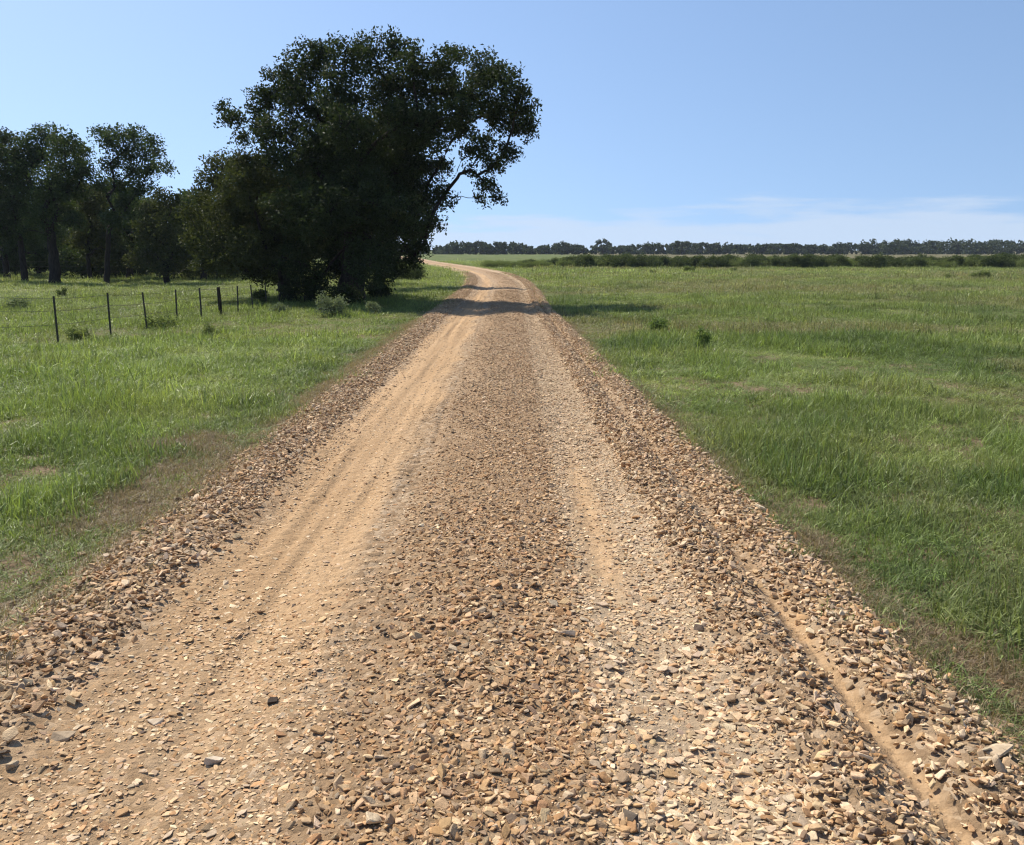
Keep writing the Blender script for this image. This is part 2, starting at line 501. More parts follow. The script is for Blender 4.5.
PAL = np.array([(0.40, 0.278, 0.162), (0.46, 0.338, 0.208), (0.36, 0.228, 0.117), (0.29, 0.172, 0.083), (0.26, 0.186, 0.118),
                (0.20, 0.142, 0.090), (0.52, 0.412, 0.28), (0.33, 0.26, 0.18), (0.11, 0.083, 0.060)])
# zone: u0, u1, big, medium, small per square metre, palette weights, tilt, flatness
ZONES = [
    (-2.10, -1.72, 90, 160, 300, [3, 2, 2, 2, 2, 2, 1, 2, .6], 0.5, 0.9),
    (-1.80, -1.26, 780, 1300, 1200, [3.8, 3.4, 2.2, 1, 1.2, .4, 1.8, 1.6, .15], 0.42, 0.9),
    (-1.32, -1.05, 70, 380, 1500, [3, 2.4, 3, 2, 1.4, .8, 1.2, 1, .3], 0.30, 0.75),
    (-1.15, -0.28, 110, 1700, 4200, [4, 4, 3, 1.6, .6, .2, 1.8, .6, .1], 0.16, 0.5),
    (-0.30, 0.66, 900, 2700, 3600, [4, 1.8, 4, 3.2, 1.8, 0.9, .6, 1.0, .25], 0.38, 0.85),
    (0.64, 1.27, 1300, 3000, 3000, [3.5, 4.5, 1.4, .5, .8, .4, 3.6, 2.2, .2], 0.22, 0.7),
    (1.24, 1.56, 1100, 1800, 1500, [3.5, 3.5, 2, 1.2, 1.2, .9, 1.5, 1.4, .4], 0.45, 0.9),
    (1.55, 1.72, 160, 420, 900, [3, 3, 2, 2, 1, 1, 1, 1, .4], 0.3, 0.8),
    (1.70, 2.06, 1050, 1500, 1200, [3.5, 4, 2, 1, 1, .7, 2, 1.4, .3], 0.42, 0.9),
    (2.04, 2.40, 50, 90, 120, [3, 2, 2, 2, 2, 2, 1, 1, .6], 0.55, 1.0),
]
P_, R_, S_, I_, T_ = [], [], [], [], []
for (u0, u1, dB, dM, dS, w, tilt, fl) in ZONES:
    w = np.array(w) / np.sum(w)
    for cls, dens, (s0, s1) in ((0, dB, (0.018, 0.030)), (1, dM, (0.010, 0.018)), (2, dS, (0.0045, 0.010))):
        for (y0, y1, keep) in ((1.5, 9, 1.0), (9, 17, (1.0, 0.8, 0.0)[cls]), (17, 34, (0.85, 0.45, 0)[cls]), (34, 62, (0.6, 0, 0)[cls])):
            n = int((u1 - u0) * (y1 - y0) * dens * keep)
            if n == 0: continue
            y = rng.uniform(y0, y1, n)
            u = rng.uniform(u0, u1, n) + rng.normal(0, 0.03, n)
            ee = right_edge(y)
            x = np.where(u > 0.65, 0.65 + (u - 0.65) * (ee - 0.65) / 1.4, u) + road_x(y)
            # uneven cover: clumps and thin places
            c = fbm(x * 1.6, y * 1.1, 201 + cls, 3)
            prob = np.clip(0.80 + (c - 0.45) * 2.2, 0.35, 1.0)
            if u0 == -1.15:      # sandy track: stonier close to the camera, and towards its left side
                near = sstep(4.6, 2.4, y)
                prob = np.clip(prob * (0.20 + 1.3 * near * (0.35 + 0.65 * sstep(0.4, 0.6, c + 0.08))), 0, 1)
            if u0 == 0.64:       # open sandy stretch in the right track
                prob *= 1 - 0.85 * np.exp(-((u - 0.84) / 0.15) ** 2) * sstep(3.3, 4.1, y) * sstep(8.0, 5.5, y)
            if u0 == 0.64 and cls == 0:
                prob *= 0.16 + 0.84 * sstep(4.6, 2.8, y)
            if u0 == 1.55:
                prob *= 0.25 + 0.75 * sstep(0.45, 0.65, vnoise(y * 2.3, u * 4, 18))
                prob = np.where(y > 4.4, 1.0, prob)
            if u0 == -0.30:      # fines show through the middle band on its left
                prob *= 0.40 + 0.60 * sstep(-0.30, 0.15, u + (c - 0.5) * 0.5)
                if cls == 0: prob *= 0.22 + 0.78 * sstep(5.5, 2.8, y)
            k = rng.random(n) < prob
            x, y, u = x[k], y[k], u[k]; n = len(x)
            s = rng.uniform(s0, s1, n) * np.exp(rng.normal(0, 0.16, n)) * (0.85 + 0.0 * y)
            lift = {0: 0.16, 1: 0.15, 2: 0.1}[cls]
            stack = (rng.random(n) ** 2) * 0.020 * (tilt > 0.4)
            z = surf_h(x, y) + s * lift * fl + stack
            P_.append(np.stack([x, y, z], 1))
            R_.append(np.stack([rng.normal(0, tilt, n), rng.normal(0, tilt, n), rng.uniform(0, 6.283, n)], 1))
            S_.append(np.stack([s, s * rng.uniform(0.75, 1.05, n), s * fl * rng.uniform(0.7, 1.15, n)], 1))
            I_.append(rng.integers(0, len(protos), n))
            ci = rng.choice(len(PAL), n, p=w)
            base_c = PAL[ci] * np.array([1.22, 1.17, 1.12])
            dust = 0.55 * sstep(4.5, 11, y) * np.clip(0.4 + 1.6 * (fbm(x * 2.1, y * 0.7, 231, 3) - 0.25), 0.2, 1) * (1.0 if u0 in (-0.30, 0.64) else 0.6)
            base_c = base_c + (np.array([0.43, 0.31, 0.19]) - base_c) * dust[:, None]
            T_.append(base_c * np.exp(rng.normal(0, 0.13, (n, 1))) * np.exp(rng.normal(0, 0.018, (n, 3))))
gravel = scatter('gravel', protos, np.concatenate(P_), np.concatenate(R_), np.concatenate(S_), np.concatenate(I_), np.concatenate(T_))
print('gravel stones', sum(len(p) for p in P_))


# a few stones that stand out, each a thing of its own
def rock(name, label, cat, px, py, size, flat, c0, c1, seed, rot):
    # where the sight line meets the road
    dx = (px - 512) / F_PX; dy = (422.5 - py) / F_PX
    fy = math.cos(PITCH) + dy * math.sin(PITCH); fz = -math.sin(PITCH) + dy * math.cos(PITCH)
    t = (CAM_H - 0.05) / -fz
    x, y = dx * t, fy * t
    V, Fc = hull_stone(seed, 15, flat, 0.7)
    o = mesh_obj(name, V * size, Fc, rock_mat(label, c0, c1))
    o.location = (x, y, float(surf_h(np.array([x]), np.array([y]))[0]) + size * flat * 0.55)
    o.rotation_euler = rot
    return tag(o, label, cat)


rock('stone', 'small dark brown stone lying alone on the sandy left wheel track', 'stone', 272, 697, 0.024, 0.5, (0.035, 0.026, 0.02), (0.09, 0.065, 0.045), 901, (0.3, 0.2, 0.5))
rock('stone', 'long pale flat slab of stone on the sandy left wheel track', 'stone', 157, 719, 0.040, 0.22, (0.42, 0.32, 0.21), (0.62, 0.50, 0.36), 902, (0.15, -0.1, 0.2))
rock('stone', 'blocky cream stone on the sandy left track, nearer than the flat slab', 'stone', 214, 757, 0.034, 0.45, (0.46, 0.36, 0.25), (0.68, 0.57, 0.43), 903, (0.2, 0.3, 1.2))
rock('stone', 'big dark grey brown stone among the loose gravel of the middle strip', 'stone', 630, 822, 0.040, 0.45, (0.06, 0.047, 0.036), (0.14, 0.11, 0.08), 904, (-0.4, 0.3, 2.2))
rock('stone', 'wedge of pale tan stone on the right shoulder beside the brown dead grass', 'stone', 996, 762, 0.060, 0.45, (0.40, 0.29, 0.18), (0.58, 0.46, 0.31), 905, (0.2, -0.25, 0.4))
rock('stone', 'wide tan stone with a flat top beside the near end of the left stone bank', 'stone', 62, 738, 0.040, 0.3, (0.30, 0.22, 0.14), (0.46, 0.35, 0.23), 906, (0.1, 0.2, 0.1))


# ------------------------------------------------------------------ grass
def blade_tuft(seed, n, radius, length, width, lean, segs=3):
    """n curved tapering blades rooted inside a disc"""
    r = np.random.default_rng(seed)
    a = r.uniform(0, 6.283, n); q = np.sqrt(r.random(n)) * radius
    bx, by = q * np.cos(a), q * np.sin(a)
    L = length * np.exp(r.normal(-0.1, 0.32, n))
    az = r.uniform(0, 6.283, n)
    ln = np.abs(r.normal(lean, lean * 0.6, n))
    w = width * r.uniform(0.7, 1.3, n)
    V = np.zeros((n, segs * 2 + 1, 3)); dirv = np.stack([np.cos(az), np.sin(az)], 1)
    side = np.stack([-np.sin(az), np.cos(az)], 1)
    tw = r.uniform(-0.9, 0.9, n)
    side = side * np.cos(tw)[:, None] + dirv * np.sin(tw)[:, None]
    for k in range(segs + 1):
        t = k / segs
        ang = ln * (0.35 + 1.25 * t)
        off = L * t * np.sin(ang * 0.75); hh = L * t * np.cos(ang * 0.75)
        cx = bx + dirv[:, 0] * off; cy = by + dirv[:, 1] * off
        ww = w * (1 - t) ** 0.7 * 0.5 if k < segs else 0
        if k < segs:
            V[:, 2 * k] = np.stack([cx - side[:, 0] * ww, cy - side[:, 1] * ww, hh], 1)
            V[:, 2 * k + 1] = np.stack([cx + side[:, 0] * ww, cy + side[:, 1] * ww, hh], 1)
        else:
            V[:, 2 * k] = np.stack([cx, cy, hh], 1)
    base = np.arange(n)[:, None] * (segs * 2 + 1)
    Q = np.concatenate([base + np.array([[2 * k, 2 * k + 1, 2 * k + 3, 2 * k + 2]]) for k in range(segs - 1)])
    T = base + np.array([[2 * segs - 2, 2 * segs - 1, 2 * segs]])
    rv = np.repeat(r.random(n), segs * 2 + 1)
    V[:, :, 2] -= 0.01
    return mesh_obj('tuft_kind', V.reshape(-1, 3), [Q, T], M_GRASS, link=False, attrs={'rnd': ('POINT', 'FLOAT', rv)})


tufts = []
for k in range(8): tufts.append(blade_tuft(300 + k, 110, 0.15, 0.086, 0.0054, 1.4))              # near
for k in range(6): tufts.append(blade_tuft(320 + k, 100, 0.28, 0.088, 0.010, 1.4, 2))            # middle distance
for k in range(5): tufts.append(blade_tuft(340 + k, 85, 0.80, 0.13, 0.028, 1.15, 2))             # far
for k in range(4): tufts.append(blade_tuft(360 + k, 26, 0.14, 0.10, 0.0042, 1.25))              # dead straw, flat
GREEN = np.array([0.215, 0.272, 0.082]); DEEP = np.array([0.145, 0.198, 0.060])
YELL = np.array([0.325, 0.395, 0.110]); DRY = np.array([0.30, 0.25, 0.14]); BRN = np.array([0.22, 0.155, 0.095])


def grass_tint(x, y, n):
    a = fbm(x / 2.3, y / 2.3, 401, 3); b = fbm(x / 11.0, y / 11.0, 402, 3); c = fbm(x / 0.9, y / 0.9, 403, 2)
    t = DEEP + (GREEN - DEEP) * sstep(0.3, 0.55, a)[:, None]
    t = t + (YELL - t) * (0.75 * sstep(0.42, 0.68, b * 0.6 + c * 0.4) + 0.35 * (x < -3))[:, None]
    d = np.hypot(x, y)
    dry = 0.7 * sstep(0.47, 0.64, fbm(x / 6.0, y / 3.0, 404, 4)) * sstep(7, 14, d) * (x > 1) + 0.25 * sstep(0.55, 0.7, c) + 0.20 * sstep(15, 45, d)
    u = lane(x, y)
    edge = np.exp(-np.maximum(0, np.minimum(np.abs(u + 1.8), np.abs(u - 2.1))) / 0.22) * 0.5
    dry = np.clip(dry + edge * rng.random(n), 0, 0.8) * rng.uniform(0.3, 1.2, n)
    t = t + (DRY - t) * np.clip(dry, 0, 0.85)[:, None]
    return 0.92 * t * np.exp(rng.normal(0, 0.20, (n, 1)))


def grass_height(x, y):
    u = lane(x, y)
    edge = np.minimum(np.abs(u + 1.75), np.abs(u - 2.05))
    short = 0.62 + 0.38 * sstep(0.05, 0.9, edge)
    tus = fbm(x / 0.75, y / 0.75, 411, 2); big = fbm(x / 4.0, y / 4.0, 412, 3)
    return short * (0.45 + 1.25 * sstep(0.45, 0.8, tus) + 0.4 * sstep(0.45, 0.7, big))


P_, R_, S_, I_, T_ = [], [], [], [], []
for (y0, y1, dens, lo, hi, sc) in ((1.6, 5, 160, 0, 8, 1.0), (5, 9, 125, 0, 8, 1.05), (9, 16, 64, 0, 8, 1.5), (14, 30, 26, 8, 14, 1.1), (28, 52, 11, 8, 14, 1.5), (48, 82, 2.6, 14, 19, 1.0), (80, 125, 1.0, 14, 19, 1.15)):
    half0 = 0.68 * y1 + 3
    n = int(2 * half0 * (y1 - y0) * dens)
    x = rng.uniform(-half0, half0, n); y = rng.uniform(y0, y1, n)
    ok = (np.abs(x) < 0.68 * y + 2.5) & (rng.random(n) < grass_density(x, y))
    ok &= (y < 80) | (x < -2) | (y < 100)
    x, y = x[ok], y[ok]; n = len(x)
    hgt = grass_height(x, y)
    s = sc * np.exp(rng.normal(0, 0.12, n))
    P_.append(np.stack([x, y, surf_h(x, y)], 1))
    R_.append(np.stack([rng.normal(0, .12, n), rng.normal(0, .12, n), rng.uniform(0, 6.283, n)], 1))
    S_.append(np.stack([s * hgt ** 0.4, s * hgt ** 0.4, s * hgt / (sc ** 0.6)], 1))
    I_.append(rng.integers(lo, hi, n)); T_.append(grass_tint(x, y, n))
scatter('grass', tufts, np.concatenate(P_), np.concatenate(R_), np.concatenate(S_), np.concatenate(I_), np.concatenate(T_))
print('grass tufts', sum(len(p) for p in P_))

# dead straw on the bare places and along the edges
n = 150000
x = rng.uniform(-5, 5, n); y = rng.uniform(1.8, 20, n)
u = lane(x, y)
edge = np.exp(-((u + 1.9) / 0.20) ** 2) * 0.55 + np.exp(-((u - 2.15) / 0.16) ** 2) * 0.5
ok = rng.random(n) < np.maximum(bare_mask(x, y) * (u < -1.7) + bare_mask(x, y) * (u > 2.05), edge) * 0.8
x, y = x[ok], y[ok]; n = len(x)
tnt = BRN + (DRY - BRN) * rng.random((n, 1)) ** 1.5
tnt = np.where(rng.random((n, 1)) < 0.06, GREEN * 0.9, tnt)
straw = scatter('dead_grass', [t for t in [blade_tuft(380 + k, 30, 0.12, 0.075, 0.0040, 1.35) for k in range(4)]],
                np.stack([x, y, surf_h(x, y) + 0.004], 1), np.stack([rng.normal(0, .1, n), rng.normal(0, .1, n), rng.uniform(0, 6.28, n)], 1),
                np.stack([np.ones(n), np.ones(n), rng.uniform(0.5, 1.2, n)], 1), rng.integers(0, 4, n), tnt)
print('straw', n)


# ------------------------------------------------------------------ trees
def leaf_cloud(cent, nrm_up, size, r, aspect=0.55):
    """one bent diamond leaf per centre"""
    n = len(cent)
    d = r.normal(0, 1, (n, 3)); d /= np.linalg.norm(d, axis=1)[:, None]
    up = np.array([0, 0, 1.0]) * nrm_up + r.normal(0, 1, (n, 3)); up /= np.linalg.norm(up, axis=1)[:, None]
    s = np.cross(d, up); s /= np.linalg.norm(s, axis=1)[:, None] + 1e-9
    nn = np.cross(s, d)
    L = size * r.uniform(0.6, 1.35, n)[:, None]; W = L * aspect * 0.5
    V = np.stack([cent - d * L * .5, cent + s * W + nn * L * .08 + d * L * .05, cent + d * L * .5 - nn * L * .12, cent - s * W + nn * L * .08 + d * L * .05], 1)
    return V.reshape(-1, 3), np.arange(n * 4).reshape(n, 4)


def grow_tree(name, label, cat, base, lobes, leaf=0.10, dens=46, per=16, sig=0.13, trunk_r=0.35, fork=0.35, mats=(None, None), seed=1,
              group=None, parts=('trunk', 'crown'), lean=(0, 0), twigs=5, sink=0.3, aspect=0.55, open_=0.45):
    """lobes: world (x, y, z, r). Limbs run from the trunk to every lobe; leaves sit in clusters through each lobe"""
    r = np.random.default_rng(seed)
    base = np.asarray(base, float)
    L = np.asarray(lobes, float)
    root = empty(name, base)
    loc = L[:, :3] - base
    ztop = loc[:, 2].max()
    # skeleton
    fz = ztop * fork
    fk = np.array([lean[0], lean[1], fz])
    nodes = [np.array([0, 0, -sink]), fk * 0.5 + r.normal(0, 0.03, 3) * fz * .3, fk]; par = [-1, 0, 1]; want = [0, 0, 0]
    order = np.argsort(np.linalg.norm(loc - fk, axis=1))
    for q in order:
        P = np.array(nodes); c = loc[q]
        d = np.linalg.norm(P - c, axis=1)
        dep = np.linalg.norm(P - fk, axis=1)
        cost = d + 0.35 * dep + np.where(P[:, 2] > c[2] + 0.6, 0.8, 0)
        cost[0] = 1e9; cost[1] = 1e9
        k = int(np.argmin(cost))
        mid = (P[k] + c) / 2 + r.normal(0, 0.10, 3) * d[k] + np.array([0, 0, 0.06 * d[k]])
        nodes.append(mid); par.append(k); want.append(0)
        nodes.append(c); par.append(len(nodes) - 2); want.append(L[q, 3])
    n = len(nodes); area = np.zeros(n)
    for k in range(n - 1, 0, -1):
        if want[k] > 0: area[k] += want[k] ** 2
        area[par[k]] += area[k]
    rad = np.maximum(0.012, trunk_r * 0.85 * np.sqrt(area / area[1]) ** 1.15); rad[0] = trunk_r * 1.45; rad[1] = trunk_r; rad[2] = min(rad[2], trunk_r * .95)
    B = Bag()
    done = set()
    ts = np.linspace(0, 1, 12)[:, None]
    path = (1 - ts) ** 2 * nodes[0] + 2 * ts * (1 - ts) * nodes[1] + ts ** 2 * nodes[2]
    path[1:-1] += r.normal(0, 0.12, (10, 3)) * trunk_r
    rr_ = trunk_r * (1.0 - 0.28 * ts[:, 0] + 0.45 * np.exp(-ts[:, 0] * 9)) * r.uniform(0.94, 1.06, 12)
    V, Q = tube(path, rr_, 12); B.add(V, Q)
    for k in range(3, n, 2):            # parent -> mid -> lobe centre as one bent limb
        a, m_, c = nodes[par[k]], nodes[k], nodes[k + 1]
        ts = np.linspace(0, 1, 7)[:, None]
        path = (1 - ts) ** 2 * a + 2 * ts * (1 - ts) * m_ + ts ** 2 * c
        path[1:-1] += r.normal(0, 0.012, (5, 3)) * np.linalg.norm(c - a)
        V, Q = tube(path, np.linspace(rad[k], max(0.010, rad[k + 1] * 0.8), 7), 7); B.add(V, Q)
    # leaves and twigs
    C = []
    for q in range(len(L)):
        rr = L[q, 3]
        nc = max(4, int(dens * rr ** 2))
        dv = r.normal(0, 1, (nc, 3)); dv /= np.linalg.norm(dv, axis=1)[:, None]
        dv *= (r.random(nc) ** open_)[:, None] * rr * np.array([1.0, 1.0, 0.9])
        c = loc[q] + dv
        C.append(c)
        for t in range(min(nc, int(twigs * max(1, rr)))):
            e_ = c[t]
            m_ = (loc[q] + e_) / 2 + r.normal(0, 0.08, 3) * rr
            V, Q = tube(np.array([loc[q], m_, e_]), [0.018 * rr + .006, 0.010, 0.004], 4); B.add(V, Q)
    tr = B.obj(parts[0], mats[1], root, smooth=True)
    C = np.concatenate(C)
    C = C[C[:, 2] > 0.05]
    cen = np.repeat(C, per, 0) + np.clip(r.normal(0, 1, (len(C) * per, 3)), -1.7, 1.7) * sig * np.array([1, 1, 0.8])
    cen[:, 2] = np.maximum(cen[:, 2], 0.03)
    V, Q = leaf_cloud(cen, 1.0, leaf, r, aspect)
    clump = np.repeat(r.random(len(C)), per)
    rv = np.clip(0.55 * clump + 0.45 * r.random(len(cen)), 0, 1)
    mesh_obj(parts[1], V, Q, mats[0], root, attrs={'rnd': ('FACE', 'FLOAT', rv)})
    return tag(root, label, cat, group)


def lobes_px(lst, Y, spread_y, seed, k=1.0):
    """lobes given as picture x, y, radius; each gets its own real depth"""
    r = np.random.default_rng(seed)
    out = []
    for (px, py, pr) in lst:
        yo = Y + r.uniform(-1, 1) * spread_y
        p = at(px, py, yo)
        out.append((*p, pr / F_PX * yo * k))
    return out


def base_at(px, Y):
    p = at(px, 300, Y)
    return (p[0], Y, float(ground_h(np.array([p[0]]), np.array([Y]))[0]))


OAK = [(287, 84, 24), (262, 100, 17), (305, 62, 26), (322, 48, 13), (345, 56, 24), (372, 46, 20), (398, 42, 16), (412, 58, 20), (442, 62, 20), (455, 48, 12),
       (484, 68, 22), (506, 80, 20), (518, 100, 18), (524, 122, 15), (532, 132, 9), (503, 120, 20), (470, 92, 26), (432, 90, 28), (392, 86, 30), (345, 92, 30),
       (308, 106, 28), (272, 132, 22), (258, 120, 12), (233, 120, 12), (226, 110, 8), (242, 136, 9), (300, 150, 34), (345, 140, 34), (392, 136, 34), (432, 128, 26),
       (460, 128, 18), (484, 146, 15), (505, 152, 14), (494, 166, 12), (486, 184, 11), (494, 197, 8), (482, 200, 5), (468, 152, 9), (470, 170, 7),
       (436, 172, 17), (444, 196, 12), (424, 200, 20), (430, 222, 13), (424, 244, 11), (408, 232, 22), (412, 258, 12), (384, 200, 34), (345, 195, 38),
       (300, 205, 36), (330, 245, 34), (372, 245, 32), (398, 262, 16), (300, 262, 24), (340, 270, 18), (318, 280, 13), (386, 278, 10), (395, 160, 34), (360, 165, 34)]
OAK_B = lobes_px([(335, 118, 22), (385, 122, 24), (425, 118, 20), (350, 180, 40), (390, 190, 36), (320, 170, 34), (360, 240, 34), (490, 112, 14)], 29.3, 1.2, 77)
OAK_C = lobes_px([(345, 128, 24), (400, 124, 24), (455, 112, 16), (360, 200, 36), (400, 215, 26), (325, 215, 32), (370, 265, 22)], 24.9, 0.7, 78)
oak = grow_tree('oak_tree', 'tall dark oak with a long limb reaching over the gravel road', 'tree', base_at(352, 27.0), lobes_px([(a, b + max(0, 120 - b) * 0.07, c) for a, b, c in OAK], 27.0, 1.5, 5, 0.96) + OAK_B + OAK_C,
                leaf=0.105, dens=100, per=38, sig=0.125, trunk_r=0.44, fork=0.30, mats=(M_LEAF_OAK, M_BARK), seed=21, lean=(0.25, 0))
LEFT = [(216, 164, 15), (205, 178, 14), (236, 166, 20), (262, 172, 26), (198, 200, 15), (226, 206, 26), (262, 214, 30), (212, 240, 22), (198, 250, 12), (200, 262, 12),
        (246, 252, 26), (284, 246, 28), (240, 186, 24), (286, 186, 28), (272, 272, 15), (196, 226, 15), (220, 262, 14), (252, 276, 11), (292, 215, 28), (184, 215, 10), (186, 240, 10)]
grow_tree('oak_tree', 'lower olive green tree pressed against the left side of the tall oak', 'tree', base_at(285, 28.2),
          lobes_px([(a + (6 if a < 250 else 0), b, c) for a, b, c in LEFT], 28.0, 1.4, 6) + lobes_px([(250, 200, 28), (230, 230, 26), (270, 240, 26)], 29.8, .5, 8),
          leaf=0.105, dens=110, per=34, sig=0.125, trunk_r=0.20, fork=0.28, mats=(M_LEAF_OLIVE, M_BARK), seed=22)
BACK = [(300, 190, 22), (330, 170, 22), (365, 170, 22), (395, 150, 22), (425, 142, 16), (410, 165, 18), (395, 180, 20), (415, 205, 14), (350, 200, 26), (390, 215, 22), (310, 215, 24), (418, 232, 10), (280, 200, 18), (330, 240, 22), (380, 245, 18)]
grow_tree('oak_tree', 'tree mostly hidden behind the tall oak, its shade crossing the road farther on', 'tree', base_at(360, 38.5), lobes_px(BACK, 38.5, 2.2, 9),
          leaf=0.19, dens=75, per=18, sig=0.18, trunk_r=0.28, fork=0.3, mats=(M_LEAF_OAK, M_BARK), seed=23)

def shrub(name, label, cat, base, h, w, mat, seed, leaf=0.05, n=7, group=None, dens=600, per=10, bark=M_BARK):
    r = np.random.default_rng(seed)
    lob = []
    for k in range(n):
        a = r.uniform(0, 6.28); q = math.sqrt(r.random()) * w * 0.36
        lob.append((base[0] + q * math.cos(a), base[1] + q * math.sin(a), base[2] + h * r.uniform(0.25, 0.78), w * r.uniform(0.16, 0.28)))
    return grow_tree(name, label, cat, base, lob, leaf=leaf, dens=dens / max(w, 0.3) ** 1.2, per=per, sig=0.06 * w + 0.02, trunk_r=0.012 + 0.015 * w, fork=0.15, mats=(mat, bark),
                     seed=seed, group=group, parts=('stem', 'foliage'), twigs=4, sink=0.05, aspect=0.5)




# the grove on the left
GR = 'trees of the grove across the pasture'


def grove(label, px, Y, lst, seed, mat=M_LEAF_WOOD, tr=0.3, sp=1.6, bark=M_BARK, leaf=0.14, dens=80, fork=0.36, lean=(0, 0)):
    return grow_tree('grove_tree', label, 'tree', base_at(px, Y), lobes_px(lst, Y, sp, seed, 1.03), leaf=leaf, dens=dens * 0.95, per=28, sig=0.18, trunk_r=tr, fork=fork,
                     mats=(mat, bark), seed=seed, group=GR, lean=lean)


grove('broad dark tree with a thick bare trunk at the front of the left grove', 58, 44.0,
      [(46, 137, 13), (28, 146, 13), (64, 142, 14), (80, 152, 12), (42, 158, 17), (66, 166, 17), (86, 172, 11), (24, 166, 15), (50, 184, 18), (76, 190, 13), (30, 190, 14),
       (60, 208, 15), (40, 214, 14), (74, 222, 11), (48, 234, 11), (28, 230, 10)], 41, M_LEAF_WOOD, 0.27, fork=0.40)
grove('slender leaning tree with an open lacy top at the right of the grove', 108, 44.8,
      [(98, 132, 7), (106, 140, 10), (122, 134, 9), (138, 135, 9), (152, 140, 7), (146, 152, 10), (126, 150, 13), (158, 152, 6), (162, 166, 6), (152, 168, 9), (168, 170, 4), (134, 170, 13),
       (110, 164, 10), (118, 184, 13), (142, 186, 11), (100, 184, 9), (128, 206, 13), (112, 220, 11)], 42, M_LEAF_WOOD, 0.15, fork=0.36, lean=(0.4, 0))
grove('dark tree cut off by the left edge of the photo, thin trunk', 27, 46.0,
      [(4, 142, 14), (-14, 150, 18), (14, 156, 13), (-30, 170, 22), (0, 172, 18), (18, 180, 14), (-10, 198, 20), (12, 206, 15), (-36, 210, 20), (4, 228, 14), (24, 224, 11), (-20, 236, 16)], 43, M_LEAF_OAK, 0.17)
grove('bushy low tree filling the gap between the grove and the tall oak', 168, 43.0,
      [(160, 196, 9), (172, 204, 10), (154, 210, 13), (178, 218, 11), (164, 228, 15), (186, 232, 11), (146, 232, 13), (176, 248, 14), (154, 254, 14), (190, 254, 11), (138, 258, 11), (168, 268, 11), (184, 270, 9)], 44, M_LEAF_OLIVE, 0.16, fork=0.25)
grove('middle sized tree with paler leaves between the two tallest grove trees', 92, 47.5,
      [(94, 196, 11), (84, 208, 11), (102, 212, 12), (92, 226, 14), (110, 238, 13), (80, 240, 12), (96, 252, 12), (120, 254, 11)], 45, M_LEAF_OLIVE, 0.14, fork=0.3)
grove('dense round tree behind the slender leaning tree', 132, 50.0,
      [(128, 206, 14), (144, 214, 14), (116, 222, 13), (138, 234, 15), (124, 246, 14), (148, 252, 13), (112, 258, 11), (136, 264, 11)], 46, M_LEAF_WOOD, 0.2, fork=0.3)
grove('shadowy tree standing behind the broad dark tree', 10, 53.0,
      [(10, 190, 15), (-8, 200, 16), (26, 205, 14), (44, 215, 14), (6, 222, 15), (30, 234, 14), (56, 236, 12), (-12, 236, 14), (14, 250, 12), (40, 254, 11), (62, 256, 9)], 47, M_LEAF_WOOD, 0.2, fork=0.3)
grove('dim tree behind the bushy low tree, against the tall oak', 205, 49.0,
      [(196, 205, 14), (214, 212, 14), (184, 222, 13), (204, 234, 15), (224, 238, 13), (190, 250, 13), (212, 258, 13), (230, 262, 10), (244, 250, 12), (250, 225, 14)], 48, M_LEAF_WOOD, 0.2, fork=0.3)
# deeper trees of the same wood, seen only as dark foliage between the others
proto_deep = grow_tree('grove_tree', 'deep shaded wood tree half hidden behind the front trees of the grove', 'tree', base_at(64, 60.0),
                       lobes_px([(64, 190, 12), (50, 202, 13), (80, 204, 13), (64, 220, 15), (44, 226, 13), (86, 228, 13), (56, 244, 13), (76, 248, 13), (64, 262, 11), (46, 258, 9), (86, 262, 9)], 60, 2.2, 49),
                       leaf=0.28, dens=50, per=18, sig=0.24, trunk_r=0.2, fork=0.3, mats=(M_LEAF_WOOD, M_BARK), seed=49, group='deep trees of the grove')


def copy_tree(o, loc, rz, sc):
    c = o.copy(); COL.objects.link(c)
    c.location = loc; c.rotation_euler = (0, 0, rz); c.scale = (sc, sc, sc)
    for ch in list(o.children):
        d = ch.copy(); COL.objects.link(d); d.parent = c
    return c


for k, px in enumerate((-60, -20, 20, 105, 145, 180, 215, 250, 290, -40, 5, 42, 85, 125, 160, 200, 235, 270)):
    Y = (56 if k > 8 else 60) + 5 * ((k * 37) % 5) / 4
    copy_tree(proto_deep, base_at(px, Y), k * 1.3, (0.66 if k > 8 else 0.86) + 0.05 * ((k * 13) % 5))
for k, px in enumerate((-50, 84, 98, 118, 136, 152, 172, 190, 208, 226, 244, 262)):
    UNDER = None if k == 0 else UNDER
    Y = 50 + 4 * ((k * 29) % 7) / 6
    b = base_at(px, Y)
    if k == 0:
        UNDER = shrub('shrub', 'shaded undergrowth bush along the foot of the left grove', 'shrub', b, 1.7, 2.6, M_LEAF_WOOD, 640, 0.14, 10, group='undergrowth bushes of the left grove', dens=420)
    else:
        copy_tree(UNDER, b, k * 1.1, 0.6 + 0.1 * ((k * 17) % 6))


# ------------------------------------------------------------------ shrubs and weeds
def gp(px, py):
    dx = (px - 512) / F_PX; dy = (422.5 - py) / F_PX
    fy = math.cos(PITCH) + dy * math.sin(PITCH); fz = -math.sin(PITCH) + dy * math.cos(PITCH)
    t = CAM_H / -fz
    x, y = dx * t, fy * t
    return (x, y, float(ground_h(np.array([x]), np.array([y]))[0]))


